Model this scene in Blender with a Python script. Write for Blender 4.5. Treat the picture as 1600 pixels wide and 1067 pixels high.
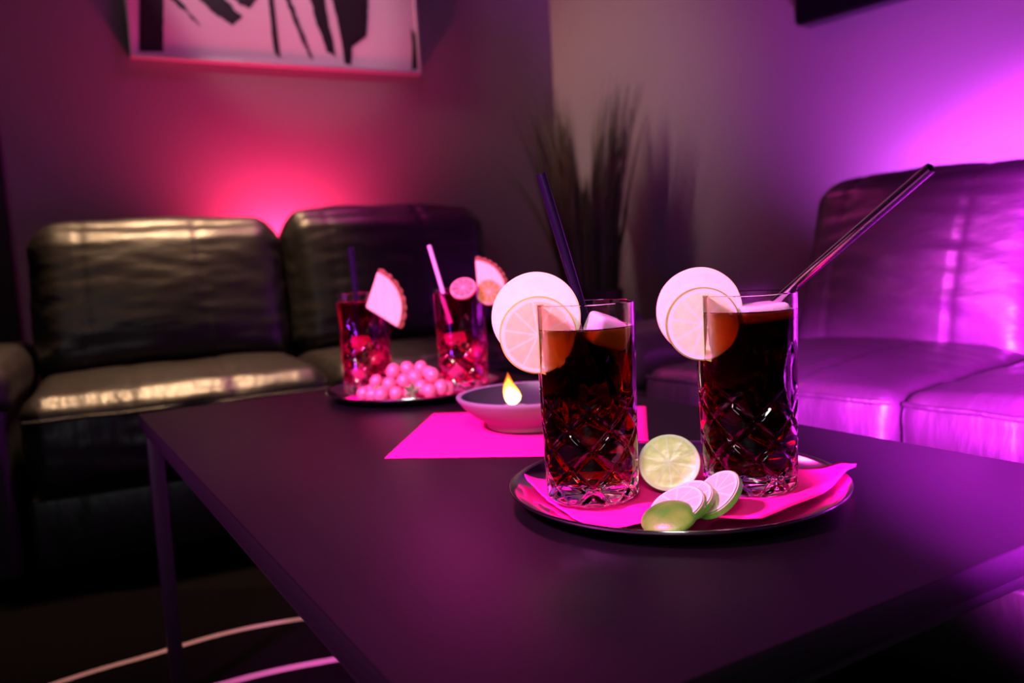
import bpy, bmesh, math, random
from mathutils import Vector, Matrix, noise
random.seed(7)
S = bpy.context.scene
COL = S.collection
for o in list(bpy.data.objects): bpy.data.objects.remove(o)
PI = math.pi
T = 0.45                       # height of the table top

# ------------------------------------------------------------------ camera, world, lights
cam_d = bpy.data.cameras.new('camera'); cam = bpy.data.objects.new('camera', cam_d); COL.objects.link(cam)
cam_d.sensor_width = 36.0; cam_d.lens = 36.0 * 1297.7 / 1600.0
cam_d.clip_start = 0.02
cr = Vector((0.99839649, -0.00551459, -0.05633857)); cu = Vector((0.05660782, 0.09726122, 0.99364773)); cf = Vector((0.0, 0.99524361, -0.09741743))
cam.matrix_world = Matrix(((cr.x, cu.x, -cf.x, 0), (cr.y, cu.y, -cf.y, 0), (cr.z, cu.z, -cf.z, 0.64436), (0, 0, 0, 1)))
cam_d.dof.use_dof = True; cam_d.dof.focus_distance = 0.64; cam_d.dof.aperture_fstop = 5.2
S.camera = cam
w = bpy.data.worlds.new('World'); S.world = w; w.use_nodes = True
w.node_tree.nodes['Background'].inputs[0].default_value = (0.9, 0.8, 0.85, 1); w.node_tree.nodes['Background'].inputs[1].default_value = 0.002
S.view_settings.view_transform = 'Standard'; S.view_settings.look = 'None'; S.view_settings.gamma = 1; S.view_settings.exposure = 0
S.view_settings.use_curve_mapping = False
S.cycles.use_denoising = True
S.cycles.max_bounces = 20; S.cycles.transmission_bounces = 16; S.cycles.glossy_bounces = 6; S.cycles.diffuse_bounces = 4
S.cycles.transparent_max_bounces = 8
S.cycles.sample_clamp_indirect = 15.0; S.cycles.blur_glossy = 0.5

def lamp(name, kind, loc, target, col, power, size=0.2, spot=60, blend=0.5, size_y=None):
    l = bpy.data.lights.new(name, kind); l.color = col; l.energy = power
    if kind == 'AREA':
        l.size = size
        if size_y: l.shape = 'RECTANGLE'; l.size_y = size_y
        else: l.shape = 'DISK'
    else: l.shadow_soft_size = size
    if kind == 'SPOT': l.spot_size = math.radians(spot); l.spot_blend = blend
    o = bpy.data.objects.new(name, l); COL.objects.link(o); o.location = loc
    d = Vector(target) - Vector(loc)
    o.rotation_euler = d.to_track_quat('-Z', 'Y').to_euler()
    return o
# magenta spotlight standing left in front of the table, red uplight behind the left sofa, violet uplight behind the right sofa,
# violet spot washing the right sofa, warm dim ceiling lamps, white lamp over the camera side
lamp('magenta_key', 'SPOT', (-1.00, 0.00, 1.75), (0.0, 0.92, 0.50), (1.0, 0.11, 0.74), 600, 0.10, 44, 0.5)
lamp('red_uplight', 'SPOT', (-0.735, 2.885, 0.62), (-0.79, 3.02, 0.95), (1.0, 0.03, 0.15), 72, 0.05, 140, 1.0)
lamp('violet_uplight', 'SPOT', (1.18, 2.10, 0.45), (1.30, 2.22, 0.80), (0.66, 0.07, 1.0), 190, 0.05, 132, 1.0)
lamp('violet_wash', 'SPOT', (0.25, 0.20, 0.570), (0.92, 1.03, 0.44), (0.80, 0.022, 1.0), 7200, 0.07, 46, 1.0)
lamp('violet_seat_fill', 'SPOT', (0.25, 0.20, 0.58), (0.48, 1.20, 0.36), (0.80, 0.022, 1.0), 3600, 0.06, 21, 1.0)  # added second spot, brightens the far seat front beyond the wash
lamp('violet_floor_lamp', 'SPOT', (-1.1, 0.35, 0.30), (-0.50, 1.00, 0.43), (0.35, 0.03, 1.0), 18, 0.10, 44, 0.8)
lamp('warm_sofa_spot', 'SPOT', (-0.85, 2.25, 2.35), (-0.85, 2.05, 0.4), (1.0, 0.60, 0.32), 400, 0.12, 42, 0.6)
lamp('warm_corner_spot', 'SPOT', (-1.90, 2.14, 2.20), (0.42, 3.33, 1.25), (1.0, 0.64, 0.58), 190, 0.16, 32, 1.0)
lamp('picture_lamp', 'SPOT', (-0.45, 1.75, 2.42), (-0.75, 3.02, 1.72), (1.0, 0.72, 0.82), 28, 0.05, 34, 0.35)
lamp('front_lamp', 'SPOT', (-0.25, -0.75, 1.75), (0.03, 0.92, 0.45), (1.0, 0.95, 0.88), 120, 0.28, 28, 0.7)
lamp('room_fill', 'AREA', (-0.35, -1.5, 1.25), (0.0, 0.8, 0.55), (0.95, 0.93, 1.0), 4.2, 0.5, size_y=0.36)  # added area light: glints in the cut glass, dim frontal fill
lamp('magenta_back', 'AREA', (-0.35, 2.65, 2.2), (-0.1, 1.1, 0.45), (1.0, 0.05, 0.45), 9, 0.35)

# ------------------------------------------------------------------ materials
def mat(name, col, rough=0.5, metal=0.0, spec=0.5, trans=0.0, ior=1.45, emit=None, bump=None, coat=0.0, sss=0.0, sheen=0.0, var=None):
    m = bpy.data.materials.new(name); m.use_nodes = True
    nt = m.node_tree; b = nt.nodes['Principled BSDF']
    b.inputs['Base Color'].default_value = (*col, 1); b.inputs['Roughness'].default_value = rough
    b.inputs['Metallic'].default_value = metal; b.inputs['Specular IOR Level'].default_value = spec
    b.inputs['Transmission Weight'].default_value = trans; b.inputs['IOR'].default_value = ior
    b.inputs['Coat Weight'].default_value = coat; b.inputs['Sheen Weight'].default_value = sheen
    if sss:
        b.inputs['Subsurface Weight'].default_value = sss; b.inputs['Subsurface Scale'].default_value = 0.004
    if emit:
        b.inputs['Emission Color'].default_value = (*emit[0], 1); b.inputs['Emission Strength'].default_value = emit[1]
    tc = nt.nodes.new('ShaderNodeTexCoord')
    if bump:                                       # (scale, strength, distance[, (sx,sy,sz)])
        mp = nt.nodes.new('ShaderNodeMapping'); nt.links.new(tc.outputs['Object'], mp.inputs[0])
        if len(bump) > 3: mp.inputs['Scale'].default_value = bump[3]
        n = nt.nodes.new('ShaderNodeTexNoise'); n.inputs['Scale'].default_value = bump[0]; n.inputs['Detail'].default_value = 5
        nt.links.new(mp.outputs[0], n.inputs['Vector'])
        bp = nt.nodes.new('ShaderNodeBump'); bp.inputs['Strength'].default_value = bump[1]; bp.inputs['Distance'].default_value = bump[2]
        nt.links.new(n.outputs['Fac'], bp.inputs['Height']); nt.links.new(bp.outputs[0], b.inputs['Normal'])
    if var:                                        # (scale, colour b, contrast lo, hi)
        n = nt.nodes.new('ShaderNodeTexNoise'); n.inputs['Scale'].default_value = var[0]; n.inputs['Detail'].default_value = 4
        nt.links.new(tc.outputs['Object'], n.inputs['Vector'])
        r = nt.nodes.new('ShaderNodeValToRGB'); r.color_ramp.elements[0].position = var[2]; r.color_ramp.elements[1].position = var[3]
        r.color_ramp.elements[0].color = (*col, 1); r.color_ramp.elements[1].color = (*var[1], 1)
        nt.links.new(n.outputs['Fac'], r.inputs[0]); nt.links.new(r.outputs[0], b.inputs['Base Color'])
    return m

def volume_liquid(name, sigma, ior=1.333):
    m = bpy.data.materials.new(name); m.use_nodes = True; nt = m.node_tree
    for n in list(nt.nodes): nt.nodes.remove(n)
    out = nt.nodes.new('ShaderNodeOutputMaterial')
    g2 = nt.nodes.new('ShaderNodeBsdfGlass'); g2.inputs['IOR'].default_value = ior; g2.inputs['Roughness'].default_value = 0.0
    # the level top meets air, sides and bottom meet the crystal (1.333 / 1.50)
    ge = nt.nodes.new('ShaderNodeTexCoord'); sp_ = nt.nodes.new('ShaderNodeSeparateXYZ'); mr_ = nt.nodes.new('ShaderNodeMapRange')
    mr_.interpolation_type = 'LINEAR'; mr_.inputs[1].default_value = 0.45; mr_.inputs[2].default_value = 0.55; mr_.inputs[3].default_value = ior / 1.50; mr_.inputs[4].default_value = ior
    ab = nt.nodes.new('ShaderNodeAttribute'); ab.attribute_name = 'top_face'
    nt.links.new(ab.outputs['Fac'], mr_.inputs[0]); nt.links.new(mr_.outputs[0], g2.inputs['IOR']); nt.nodes.remove(ge); nt.nodes.remove(sp_)
    nt.links.new(g2.outputs[0], out.inputs['Surface'])
    d = max(sigma); v = nt.nodes.new('ShaderNodeVolumeAbsorption'); v.inputs['Density'].default_value = d
    v.inputs['Color'].default_value = tuple(1 - s / d for s in sigma) + (1,)
    nt.links.new(v.outputs[0], out.inputs['Volume'])
    return m

def citrus(name, flesh, pith, rind, R, nseg, glow=0.35, ang0=0.2):
    """a cut citrus disc: flesh segments, pale membranes, pith ring and rind, drawn in the slice's own x-z plane"""
    m = bpy.data.materials.new(name); m.use_nodes = True; nt = m.node_tree; N = nt.nodes.new; Lk = nt.links.new
    b = nt.nodes['Principled BSDF']; b.inputs['Roughness'].default_value = 0.28
    tc = N('ShaderNodeTexCoord'); sx = N('ShaderNodeSeparateXYZ'); Lk(tc.outputs['Object'], sx.inputs[0])
    def M(op, a, c=None, d=None):
        n = N('ShaderNodeMath'); n.operation = op
        for i, v in enumerate((a, c, d)):
            if v is None: continue
            if isinstance(v, (int, float)): n.inputs[i].default_value = v
            else: Lk(v, n.inputs[i])
        return n.outputs[0]
    X, Z = sx.outputs['X'], sx.outputs['Z']
    r = M('DIVIDE', M('SQRT', M('ADD', M('MULTIPLY', X, X), M('MULTIPLY', Z, Z))), R)
    a = M('ADD', M('ARCTAN2', Z, X), ang0 + PI)
    f = M('FRACT', M('MULTIPLY', a, nseg / (2 * PI)))
    dist = M('MULTIPLY', M('ABSOLUTE', M('SUBTRACT', M('ABSOLUTE', M('SUBTRACT', f, 0.5)), 0.5)), r)   # distance from a membrane
    nz = N('ShaderNodeTexNoise'); nz.inputs['Scale'].default_value = 420; Lk(tc.outputs['Object'], nz.inputs['Vector'])
    wob = M('MULTIPLY', M('SUBTRACT', nz.outputs['Fac'], 0.5), 0.05)
    mem = N('ShaderNodeMapRange'); Lk(M('ADD', dist, wob), mem.inputs[0]); mem.inputs[1].default_value = 0.015; mem.inputs[2].default_value = 0.075
    mem.inputs[3].default_value = 1; mem.inputs[4].default_value = 0
    ring = N('ShaderNodeMapRange'); Lk(r, ring.inputs[0]); ring.inputs[1].default_value = 0.84; ring.inputs[2].default_value = 0.89
    core = N('ShaderNodeMapRange'); Lk(r, core.inputs[0]); core.inputs[1].default_value = 0.05; core.inputs[2].default_value = 0.09; core.inputs[3].default_value = 1; core.inputs[4].default_value = 0
    pm = M('MAXIMUM', M('MULTIPLY', mem.outputs[0], 0.7), M('MAXIMUM', ring.outputs[0], core.outputs[0]))
    rd = N('ShaderNodeMapRange'); Lk(r, rd.inputs[0]); rd.inputs[1].default_value = 0.955; rd.inputs[2].default_value = 0.98
    n2 = N('ShaderNodeTexNoise'); n2.inputs['Scale'].default_value = 160; Lk(tc.outputs['Object'], n2.inputs['Vector'])
    fl = N('ShaderNodeMix'); fl.data_type = 'RGBA'; Lk(n2.outputs['Fac'], fl.inputs[0]); fl.inputs[6].default_value = (*flesh, 1)
    fl.inputs[7].default_value = (*[min(1, c * 1.25 + .04) for c in flesh], 1)
    m1 = N('ShaderNodeMix'); m1.data_type = 'RGBA'; Lk(pm, m1.inputs[0]); Lk(fl.outputs[2], m1.inputs[6]); m1.inputs[7].default_value = (*pith, 1)
    m2 = N('ShaderNodeMix'); m2.data_type = 'RGBA'; Lk(rd.outputs[0], m2.inputs[0]); Lk(m1.outputs[2], m2.inputs[6]); m2.inputs[7].default_value = (*rind, 1)
    Lk(m2.outputs[2], b.inputs['Base Color'])
    bp = N('ShaderNodeBump'); bp.inputs['Strength'].default_value = 0.35; bp.inputs['Distance'].default_value = 0.001; Lk(n2.outputs['Fac'], bp.inputs['Height']); Lk(bp.outputs[0], b.inputs['Normal'])
    tr = N('ShaderNodeBsdfTranslucent'); Lk(m2.outputs[2], tr.inputs[0]); mx = N('ShaderNodeMixShader'); mx.inputs[0].default_value = glow
    Lk(b.outputs[0], mx.inputs[1]); Lk(tr.outputs[0], mx.inputs[2]); Lk(mx.outputs[0], nt.nodes['Material Output'].inputs['Surface'])
    return m

LEATHER = mat('black leather', (0.009, 0.0075, 0.008), 0.41, spec=0.6, bump=(11, 0.45, 0.02, (1.3, 0.8, 0.4)))
LEATHERB = mat('black leather creased', (0.009, 0.0075, 0.008), 0.41, spec=0.6, bump=(14, 0.25, 0.02, (0.5, 1, 1.6)))
WALLM = mat('painted plaster', (0.24, 0.215, 0.21), 0.85, bump=(120, 0.15, 0.002))
FLOORM = mat('dark floor boards', (0.0025, 0.002, 0.002), 0.9, spec=0.02, bump=(3, 0.1, 0.01, (1, 12, 1)))
CEILM = mat('ceiling paint', (0.25, 0.24, 0.24), 0.9)
RUGM = mat('black rug pile', (0.003, 0.0025, 0.003), 0.95, spec=0.0, bump=(400, 0.8, 0.004))
RUGS = mat('pale rug stripe', (0.30, 0.20, 0.24), 0.95, bump=(500, 0.8, 0.003))
DOORM = mat('black door paint', (0.004, 0.004, 0.005), 0.6)
TABLEM = mat('black satin laminate', (0.0020, 0.0016, 0.0022), 0.40, spec=0.23, bump=(260, 0.12, 0.0006), var=(3, (0.0035, 0.0028, 0.0035), 0.4, 0.7))
EDGEM = mat('black table edge band', (0.0030, 0.0026, 0.0035), 0.45, spec=0.35, bump=(60, 0.3, 0.001, (1, 1, 3)))
SCRATCH = mat('worn scratch', (0.85, 0.85, 0.85), 0.6)
STEELB = mat('black lacquered steel', (0.006, 0.006, 0.007), 0.38, spec=0.45)
STEEL = mat('brushed tray steel', (0.62, 0.60, 0.64), 0.13, metal=1.0, bump=(90, 0.05, 0.0005))
GLASSM = mat('clear crystal glass', (1, 1, 1), 0.0, trans=1.0, ior=1.50)
COLA = volume_liquid('dark cola', (50, 108, 235)); COLA2 = volume_liquid('darker cola', (52, 140, 260))
PUNCH = volume_liquid('red punch', (1.2, 80, 32))
ICEM = mat('clouded ice', (0.95, 0.88, 0.88), 0.12, trans=0.55, ior=1.31, bump=(90, 0.4, 0.002))
FOAM = mat('drink bubbles', (0.95, 0.9, 0.9), 0.05, trans=0.8, ior=1.15)
NAPM = mat('pink paper napkin', (0.80, 0.014, 0.22), 0.9, spec=0.1, bump=(500, 0.25, 0.0008))
BOWLM = mat('matt grey stoneware', (0.17, 0.16, 0.18), 0.6, bump=(200, 0.15, 0.001))
BOWLIN = mat('dark bowl glaze', (0.03, 0.03, 0.035), 0.4)
WAXM = mat('candle wax', (0.75, 0.7, 0.62), 0.5, sss=0.4)
WICKM = mat('burnt wick', (0.01, 0.01, 0.01), 0.9)
LIMEPEEL = mat('lime peel', (0.03, 0.25, 0.010), 0.32, bump=(700, 0.35, 0.0008), var=(60, (0.11, 0.34, 0.025), 0.35, 0.7))
GRAPEM = mat('red grape skin', (0.60, 0.12, 0.20), 0.22, sss=0.5, var=(40, (0.72, 0.26, 0.28), 0.35, 0.7))
STEMM = mat('green grape stem', (0.10, 0.22, 0.05), 0.6)
LEAFM = mat('olive grass blades', (0.045, 0.065, 0.018), 0.6, var=(6, (0.10, 0.085, 0.035), 0.4, 0.65))
POTM = mat('dark brown planter', (0.035, 0.022, 0.018), 0.55)
SOILM = mat('potting soil', (0.02, 0.014, 0.01), 0.95, bump=(80, 1, 0.01))
CANVASM = mat('pale canvas paint', (0.72, 0.60, 0.63), 0.8, bump=(60, 0.2, 0.002))
INKM = mat('black brush paint', (0.012, 0.010, 0.012), 0.45, bump=(40, 0.4, 0.002, (4, 1, 1)))
FRAMEM = mat('pale metal picture frame', (0.60, 0.57, 0.56), 0.4, metal=0.6)
TVM = mat('black tv plastic', (0.01, 0.01, 0.012), 0.3)
TVS = mat('dark tv glass', (0.006, 0.006, 0.008), 0.08)
STRAWD = mat('dark violet metal straw', (0.018, 0.007, 0.04), 0.28, metal=0.6)
STRAWS = mat('brushed steel straw', (0.50, 0.44, 0.55), 0.17, metal=1.0)
STRAWP = mat('pale pink straw', (0.85, 0.55, 0.72), 0.35)
PINEM = mat('pineapple flesh', (0.88, 0.70, 0.42), 0.35, sss=0.2, bump=(140, 0.6, 0.002, (1, 1, 0.25)))
PINER = mat('brown pineapple rind', (0.22, 0.08, 0.03), 0.7, bump=(120, 1.0, 0.004))
GOLDTAG = None
ORANGE = citrus('orange slice', (0.95, 0.62, 0.34), (0.95, 0.88, 0.66), (0.90, 0.60, 0.12), 0.029, 10)
LEMON_P = citrus('pale lemon slice', (0.92, 0.84, 0.62), (0.95, 0.93, 0.85), (0.93, 0.86, 0.55), 0.033, 10)
LIMEF = citrus('lime slice', (0.78, 0.78, 0.42), (0.92, 0.90, 0.76), (0.30, 0.45, 0.08), 0.0275, 9)
LIMES = citrus('small lime slice', (0.46, 0.48, 0.24), (0.80, 0.80, 0.66), (0.16, 0.32, 0.04), 0.0205, 9, 0.2)
LIMEH = citrus('lime half face', (0.66, 0.70, 0.28), (0.86, 0.88, 0.66), (0.35, 0.52, 0.08), 0.0245, 10, 0.15)

# ------------------------------------------------------------------ helpers
def link(name, verts, faces, mats, parent=None, smooth=True, mi=None, angle=None):
    me = bpy.data.meshes.new(name); me.from_pydata([tuple(v) for v in verts], [], faces)
    for m in (mats if isinstance(mats, (list, tuple)) else [mats]): me.materials.append(m)
    if mi: me.polygons.foreach_set('material_index', mi)
    me.polygons.foreach_set('use_smooth', [smooth] * len(me.polygons))
    me.update()
    if angle is not None: me.set_sharp_from_angle(angle=math.radians(angle))
    o = bpy.data.objects.new(name, me); COL.objects.link(o)
    if parent: o.parent = parent
    return o
def thing(name, label, cat, loc=(0, 0, 0), rz=0.0, group=None):
    o = bpy.data.objects.new(name, None); COL.objects.link(o); o.location = loc; o.rotation_euler = (0, 0, rz)
    o.empty_display_size = 0.05
    return tag(o, label, cat, group)
def tag(o, label, cat, group=None):
    o['label'] = label; o['category'] = cat
    if group: o['group'] = group
    return o
def struct(o): o['kind'] = 'structure'; return o
class G:
    """collects shapes into one mesh"""
    def __init__(s): s.v = []; s.f = []; s.m = []
    def add(s, v, f, mi=0, M=None):
        n = len(s.v); s.v += [tuple(M @ Vector(p)) if M else tuple(p) for p in v]; s.f += [tuple(i + n for i in q) for q in f]; s.m += [mi] * len(f); return s
    def box(s, x0, x1, y0, y1, z0, z1, mi=0, bev=0.0, M=None, seg=2):
        bm = bmesh.new(); bmesh.ops.create_cube(bm, size=1)
        for v in bm.verts: v.co = Vector(((x0 + x1) / 2 + v.co.x * (x1 - x0), (y0 + y1) / 2 + v.co.y * (y1 - y0), (z0 + z1) / 2 + v.co.z * (z1 - z0)))
        if bev: bmesh.ops.bevel(bm, geom=bm.edges[:], offset=bev, segments=seg, affect='EDGES', profile=0.5)
        bm.verts.index_update()
        s.add([v.co.copy() for v in bm.verts], [[v.index for v in f.verts] for f in bm.faces], mi, M); bm.free(); return s
    def lathe(s, prof, n=64, mi=0, M=None, closed=False):
        v, f, k = [], [], len(prof)
        for i in range(n):
            a = 2 * PI * i / n
            for r, z in prof: v.append((r * math.cos(a), r * math.sin(a), z))
        for i in range(n):
            j = (i + 1) % n
            for q in range(k if closed else k - 1):
                q2 = (q + 1) % k
                f.append((i * k + q, j * k + q, j * k + q2, i * k + q2))
        return s.add(v, f, mi, M)
    def tube(s, pts, rad, n=12, mi=0, cap=True):
        pts = [Vector(p) for p in pts]; v, f = [], []
        rr = rad if isinstance(rad, (list, tuple)) else [rad] * len(pts)
        up = None
        for i, p in enumerate(pts):
            t = (pts[min(i + 1, len(pts) - 1)] - pts[max(i - 1, 0)]).normalized()
            if up is None: up = Vector((0, 0, 1)) if abs(t.z) < 0.9 else Vector((1, 0, 0))
            a = t.cross(up).normalized(); b = t.cross(a).normalized(); up = -b if False else up
            for k in range(n):
                c = 2 * PI * k / n; v.append(p + (a * math.cos(c) + b * math.sin(c)) * rr[i])
        for i in range(len(pts) - 1):
            for k in range(n):
                l = (k + 1) % n; f.append((i * n + k, i * n + l, (i + 1) * n + l, (i + 1) * n + k))
        if cap: f.append(tuple(range(n))[::-1]); f.append(tuple(range((len(pts) - 1) * n, len(pts) * n)))
        return s.add(v, f, mi)
    def build(s, name, mats, parent=None, smooth=True, angle=40):
        return link(name, s.v, s.f, mats, parent, smooth, s.m, angle)

def rot(o, rx=0, ry=0, rz=0): o.rotation_euler = (rx, ry, rz); return o

# ------------------------------------------------------------------ room
WY = math.radians(28.5)                                        # direction of the back wall
wd = Vector((math.cos(WY), math.sin(WY), 0)); wn = Vector((-wd.y, wd.x, 0))
BL = Vector((-1.19061855, 2.8, 0))                              # under the picture's left corner
CR = Vector((0.2329, 3.5729, 0))                                # room corner
RY = math.radians(-52); rd = Vector((math.cos(RY), math.sin(RY), 0)); rn = Vector((-rd.y, rd.x, 0))
def slab(name, p, d, n, l, z0, z1, t, m, parent=None):
    a = [p, p + d * l, p + d * l + n * t, p + n * t]
    v = [q + Vector((0, 0, z0)) for q in a] + [q + Vector((0, 0, z1)) for q in a]
    return link(name, v, [(0, 1, 2, 3)[::-1], (4, 5, 6, 7), (0, 1, 5, 4), (1, 2, 6, 5), (2, 3, 7, 6), (3, 0, 4, 7)], m, parent, False)
struct(slab('wall_back', CR - wd * 3.4, wd, wn, 3.4, 0, 2.5, 0.12, WALLM))
struct(slab('wall_right', CR, rd, rn, 4.2, 0, 2.5, 0.12, WALLM))
struct(link('floor', [(-4, -2, 0), (4.2, -2, 0), (4.2, 5, 0), (-4, 5, 0), (-4, -2, -.05), (4.2, -2, -.05), (4.2, 5, -.05), (-4, 5, -.05)], [(0, 1, 2, 3), (7, 6, 5, 4), (0, 4, 5, 1), (1, 5, 6, 2), (2, 6, 7, 3), (3, 7, 4, 0)], FLOORM, None, False))
struct(link('ceiling', [(-4, -2, 2.5), (4.2, -2, 2.5), (4.2, 5, 2.5), (-4, 5, 2.5), (-4, -2, 2.55), (4.2, -2, 2.55), (4.2, 5, 2.55), (-4, 5, 2.55)], [(0, 1, 2, 3), (7, 6, 5, 4), (0, 4, 5, 1), (1, 5, 6, 2), (2, 6, 7, 3), (3, 7, 4, 0)], CEILM, None, False))
g = G()                                                       # black door standing left of the sofa in the back wall
dl = -0.395
Mw = Matrix.Translation(BL) @ Matrix.Rotation(WY, 4, 'Z')
g.box(dl - 0.86, dl, -0.045, -0.001, 0, 2.08, 0, 0.004, Mw); g.box(dl - 0.74, dl - 0.1, -0.055, -0.044, 0.2, 1.9, 0, 0.004, Mw)
struct(g.build('door_1', DOORM, None, False))

# rug with curved pale stripes
rug = G()
rc = [(-1.75, 0.75), (0.15, -0.45), (0.62, 0.72), (-0.25, 1.62), (-1.05, 1.68)]
rug.add([(x, y, 0.001) for x, y in rc] + [(x, y, 0.009) for x, y in rc], [(0, 1, 2, 3, 4)[::-1], (5, 6, 7, 8, 9)] + [(i, (i + 1) % 5, (i + 1) % 5 + 5, i + 5) for i in range(5)])
def stripe(pts, wid):
    n = 60; v, f = [], []
    def cr_(t):
        k = min(int(t), len(pts) - 2); u = t - k
        P = [Vector(pts[max(0, min(len(pts) - 1, k + j))]) for j in (-1, 0, 1, 2)]
        return 0.5 * ((2 * P[1]) + (P[2] - P[0]) * u + (2 * P[0] - 5 * P[1] + 4 * P[2] - P[3]) * u * u + (3 * P[1] - 3 * P[2] + P[3] - P[0]) * u ** 3)
    for i in range(n + 1):
        t = (len(pts) - 1) * i / n * 0.9999; p = cr_(t); q = cr_(min(t + .01, len(pts) - 1.0001)); d = (q - p)
        d = d.normalized() if d.length > 1e-7 else Vector((1, 0)); nn = Vector((-d.y, d.x)) * wid / 2
        j = 1 + 0.12 * noise.noise(Vector((i * 1.7, wid, 3)))
        for s in (-1, 1): v.append((p.x + nn.x * s * j, p.y + nn.y * s * j, 0.0105))
    for i in range(n): f.append((2 * i, 2 * i + 2, 2 * i + 3, 2 * i + 1))
    rug.add(v, f, 1)
stripe([(-0.95, 1.10), (-0.76, 1.28), (-0.641, 1.363), (-0.543, 1.429), (-0.437, 1.468), (-0.28, 1.50), (-0.1, 1.50)], 0.015)
stripe([(-0.75, 1.09), (-0.482, 1.245), (-0.3325, 1.302), (-0.15, 1.34), (0.05, 1.36)], 0.019)
tag(rug.build('rug', [RUGM, RUGS], None, False), 'black rug with thin curved pale stripes under the coffee table', 'rug')

# ------------------------------------------------------------------ picture on the back wall
pic = thing('wall_painting', 'abstract canvas of black brush strokes on pale ground above the left sofa', 'painting', (BL.x, BL.y, 1.372), WY)
pic.location = (BL.x - wn.x * 0.032, BL.y - wn.y * 0.032, 1.372)
PW = 1.005; PH = 0.80
g = G(); g.box(0.006, PW - 0.006, 0, 0.03, 0.006, PH - 0.006)
POLYS = [[(0.056, 0.364), (0.129, 0.373), (0.096, 0.016), (0.024, 0.016)], [(0.1, 0.245), (0.152, 0.197), (0.224, 0.107), (0.203, 0.124), (0.13, 0.195)], [(0.172, 0.271), (0.251, 0.261), (0.301, 0.211), (0.361, 0.151), (0.325, 0.12), (0.268, 0.153), (0.219, 0.203)], [(0.303, 0.23), (0.43, 0.242), (0.419, 0.222), (0.387, 0.182), (0.355, 0.193)], [(0.449, 0.414), (0.479, 0.417), (0.472, 0.227), (0.469, 0.132), (0.479, 0.017), (0.461, 0.035), (0.455, 0.083), (0.453, 0.226)], [(0.504, 0.259), (0.519, 0.261), (0.527, 0.233), (0.595, 0.024), (0.585, 0.029), (0.543, 0.128)], [(0.566, 0.409), (0.647, 0.419), (0.649, 0.244), (0.669, 0.108), (0.679, 0.039), (0.649, 0.057), (0.616, 0.153)], [(0.67, 0.441), (0.84, 0.463), (0.819, 0.261), (0.803, 0.123), (0.747, 0.104), (0.735, 0.013), (0.709, 0.016), (0.702, 0.131), (0.68, 0.247)], [(0.978, 0.162), (1.01, 0.123), (1.005, 0.013), (0.972, 0.008), (0.983, 0.08)]]
k = 0
for P in POLYS:
    # subdivide the outline and roughen it like a dry brush
    pts = []
    for i in range(len(P)):
        a, b = Vector(P[i]), Vector(P[(i + 1) % len(P)]); n = max(1, int((b - a).length / 0.012))
        for j in range(n): pts.append(a.lerp(b, j / n))
    pts2 = []
    for p in pts:
        o_ = noise.noise(Vector((p.x * 60, p.y * 60, k))) * 0.004
        pts2.append((min(max(p.x + o_, 0.008), PW - 0.008), min(max(p.y + o_ * 1.5, 0.009), PH - 0.01)))
    k += 1
    bm = bmesh.new(); vs = [bm.verts.new((x, -0.0006 - 0.0001 * k, y)) for x, y in pts2]
    fc = bm.faces.new(vs); bmesh.ops.triangulate(bm, faces=[fc]); bm.verts.index_update()
    g.add([v.co.copy() for v in bm.verts], [[v.index for v in f.verts] for f in bm.faces], 1); bm.free()
g.build('canvas', [CANVASM, INKM], pic, False)
g = G()
for x0, x1, z0, z1 in ((-0.004, 0.006, -0.004, PH + 0.004), (PW - 0.006, PW + 0.004, -0.004, PH + 0.004), (0.006, PW - 0.006, -0.004, 0.006), (0.006, PW - 0.006, PH - 0.006, PH + 0.004)):
    g.box(x0, x1, -0.006, 0.031, z0, z1, 0, 0.001)
g.build('picture_frame', FRAMEM, pic, False)

# television on the right wall
tv = thing('television', 'dark flat television mounted on the violet right wall, only its corner in view', 'television', (0.962 - rn.x * 0.06, 2.645 - rn.y * 0.06, 1.300), RY)
g = G(); bm = bmesh.new()
def rrect(w_, h_, r, y0, y1, g, mi=0, inset=0.0):
    pts = []
    for cx, cz, a0 in ((w_ - r, h_ - r, 0), (r, h_ - r, PI / 2), (r, r, PI), (w_ - r, r, 1.5 * PI)):
        for i in range(9):
            a = a0 + PI / 2 * i / 8; pts.append((cx + (r - inset) * math.cos(a), cz + (r - inset) * math.sin(a)))
    n = len(pts)
    g.add([(x, y0, z) for x, z in pts] + [(x, y1, z) for x, z in pts], [tuple(range(n)), tuple(range(2 * n - 1, n - 1, -1))] + [(i, i + n, (i + 1) % n + n, (i + 1) % n) for i in range(n)], mi)
rrect(1.10, 0.64, 0.022, 0.0, 0.05, g); g.build('casing', TVM, tv, True, 30)
g = G(); rrect(1.10, 0.64, 0.022, -0.002, 0.001, g, 0, 0.008); g.build('screen', TVS, tv, True, 30)
bm.free()

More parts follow.
